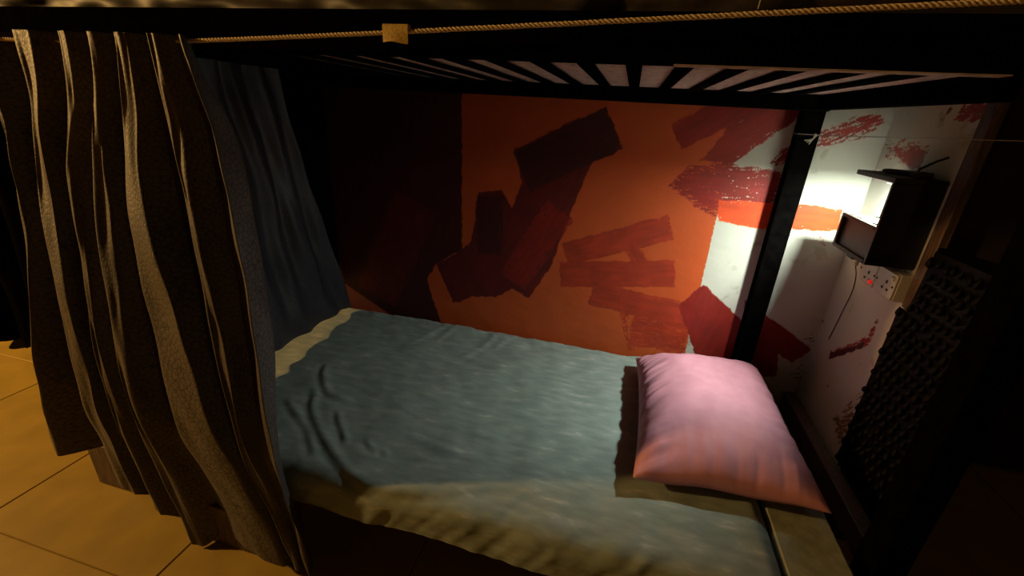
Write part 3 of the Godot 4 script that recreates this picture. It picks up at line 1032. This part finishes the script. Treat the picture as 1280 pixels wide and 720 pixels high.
# ==================================================================== sockets
func build_sockets():
	var t := thing("wall_socket", "white twin socket box on the wall under the black shelf", "socket")
	var x := -0.045
	var y0 := 0.925
	span("back_box", Vector3(x + 0.006, y0, 0.222), Vector3(-0.0005, 1.008, 0.438), M.white_plastic, t, 0.003)
	var dark := plain(Color(0.05, 0.04, 0.04), 0.6)
	for k in 2:
		var z0 := 0.224 + 0.108 * k
		var pl := span("face_plate", Vector3(x, y0 + 0.002, z0), Vector3(x + 0.006, 1.006, z0 + 0.105), M.white_plastic, t, 0.002)
		var o := pl.position
		for h in [[0.062, 0.966, 0.007, 0.010], [0.048, 0.945, 0.009, 0.007], [0.076, 0.945, 0.009, 0.007]]:
			put("pin_hole", box_mesh(Vector3(0.002, h[3], h[2]), 0.0004), dark, pl, Vector3(x - 0.0006, h[1] + 0.006 * k, z0 + h[0]) - o)
		for sc in [0.008, 0.097]:
			put("screw", lathe_x(0.0035, 0.002), dark, pl, Vector3(x - 0.0004, 0.966, z0 + sc) - o)
	var red := plain(Color(0.85, 0.10, 0.08), 0.3)
	red.emission_enabled = true
	red.emission = Color(1.0, 0.08, 0.06)
	red.emission_energy_multiplier = 0.5
	var sw := put("switch", box_mesh(Vector3(0.005, 0.010, 0.018), 0.001), red, t, Vector3(x - 0.002, 0.942, 0.312))
	sw.set_meta("label", "glowing red switch")
	put("switch", box_mesh(Vector3(0.005, 0.012, 0.018), 0.001), M.white_plastic, t, Vector3(x - 0.002, 0.990, 0.42))
	# a charger with a grey lead
	var c := thing("charger", "black plug charger at the edge of the shelf with a hanging lead", "charger", Vector3(-0.062, 0.995, 0.198))
	put("body", box_mesh(Vector3(0.030, 0.020, 0.042), 0.004), M.black_plastic, c)
	put("collar", lathe([Vector2(0, 0.008), Vector2(0.006, 0.008), Vector2(0.008, 0), Vector2(0.006, -0.014), Vector2(0, -0.014)], 12), M.white_plastic, c, Vector3(0.004, -0.014, 0.022))
	var pts := [Vector3(0.004, -0.028, 0.022), Vector3(0.022, -0.07, 0.012), Vector3(0.05, -0.14, -0.035), Vector3(0.057, -0.22, -0.062), Vector3(0.058, -0.30, -0.078), Vector3(0.059, -0.36, -0.092)]
	put("lead", tube_mesh(curve(pts, 8), 0.0019, 6), plain(Color(0.25, 0.24, 0.23), 0.5), c)
	var pg := put("wall_plug", lathe_x(0.007, 0.006), M.white_plastic, null, Vector3(-0.002, 0.488, 0.21))
	tag(pg, "pale wall plug stuck in the white wall below the lead", "wall plug")

func lathe_x(r: float, h: float) -> ArrayMesh:
	var st := new_st(true)
	tube(st, [Vector3(-h / 2, 0, 0), Vector3(h / 2, 0, 0)], r, 12)
	return done(st)

# ==================================================================== knobbly black hanging
func build_hanging():
	var t := thing("knit_hanging", "black knobbly knitted cloth hanging at the end of the wall", "textile", Vector3(-0.012, 0.0, 0.0))
	var wob := noise(91, 5.0)
	var rows := []
	var uvs := []
	for j in 41:
		var row := []
		var uvr := []
		for i in 31:
			var z := lerpf(0.437, 0.823, i / 30.0)
			var y := lerpf(1.10 if i > 3 else 0.914, 0.335, j / 40.0)
			row.append(Vector3(0.004 * wob.get_noise_2d(z, y), y, z))
			uvr.append(Vector2(z, y))
		rows.append(row)
		uvs.append(uvr)
	put("backing", sheet(rows, uvs, true), M.black_yarn, t)
	# teardrop loops in staggered rows
	var prof := [Vector2(0, -0.013), Vector2(0.0055, -0.010), Vector2(0.0085, -0.004), Vector2(0.0075, 0.002), Vector2(0.0045, 0.009), Vector2(0.0015, 0.014), Vector2(0, 0.016)]
	var drop := lathe(prof, 8)
	var n := 0
	for r in 24:
		for q in 12:
			var z := 0.452 + q * 0.031 + (0.0155 if r % 2 else 0.0)
			var y := 0.355 + r * 0.034
			if z > 0.815 or (z < 0.49 and y > 0.90) or y > 1.085:
				continue
			var jit := Vector3(rng.randf_range(-0.002, 0.002), rng.randf_range(-0.005, 0.005), rng.randf_range(-0.004, 0.004))
			var o := put("knit_loop", drop, M.black_yarn, t, Vector3(-0.006, y, z) + jit)
			o.rotation = Vector3(rng.randf_range(-0.35, 0.35), 0, rng.randf_range(-0.3, 0.1))
			o.scale = Vector3.ONE * rng.randf_range(0.85, 1.2)
			n += 1
	var b := put("batten", box_mesh(Vector3(0.016, 0.03, 0.345), 0.003), M.black_paint, t, Vector3(0.012, 1.095, 0.655))

# ==================================================================== background
func build_background():
	# a wooden block on the tiles beneath the gathered curtain
	var b := span("wooden_block", Vector3(-2.62, 0.0, 0.92), Vector3(-2.43, 0.20, 1.045), M.brown_wood, null, 0.006)
	tag(b, "dark wooden block standing on the tiles behind the curtain hem", "block")
	# a black curtain across another bunk further along
	var wob := noise(95, 3.0)
	var rows := []
	var uvs := []
	for j in 21:
		var row := []
		var uvr := []
		for i in 121:
			var s := i / 120.0
			var hem := 0.03 + 0.05 * s + 0.012 * sin(s * 90.0)
			row.append(Vector3(lerpf(-5.6, -3.3, s), lerpf(1.6, hem, j / 20.0), 0.5 + 0.05 * sin(s * 60.0) + 0.05 * wob.get_noise_2d(s * 3.0, j * 0.02)))
			uvr.append(Vector2(s, j / 20.0))
		rows.append(row)
		uvs.append(uvr)
	var c := thing("curtain", "black curtain with a ragged hem closing another bunk beyond the tiles", "curtain")
	put("cloth", sheet(rows, uvs), M.far_curtain, c)
	put("rod", tube_mesh([Vector3(-5.7, 1.61, 0.5), Vector3(-3.2, 1.61, 0.5)], 0.012, 8), M.black_paint, c)
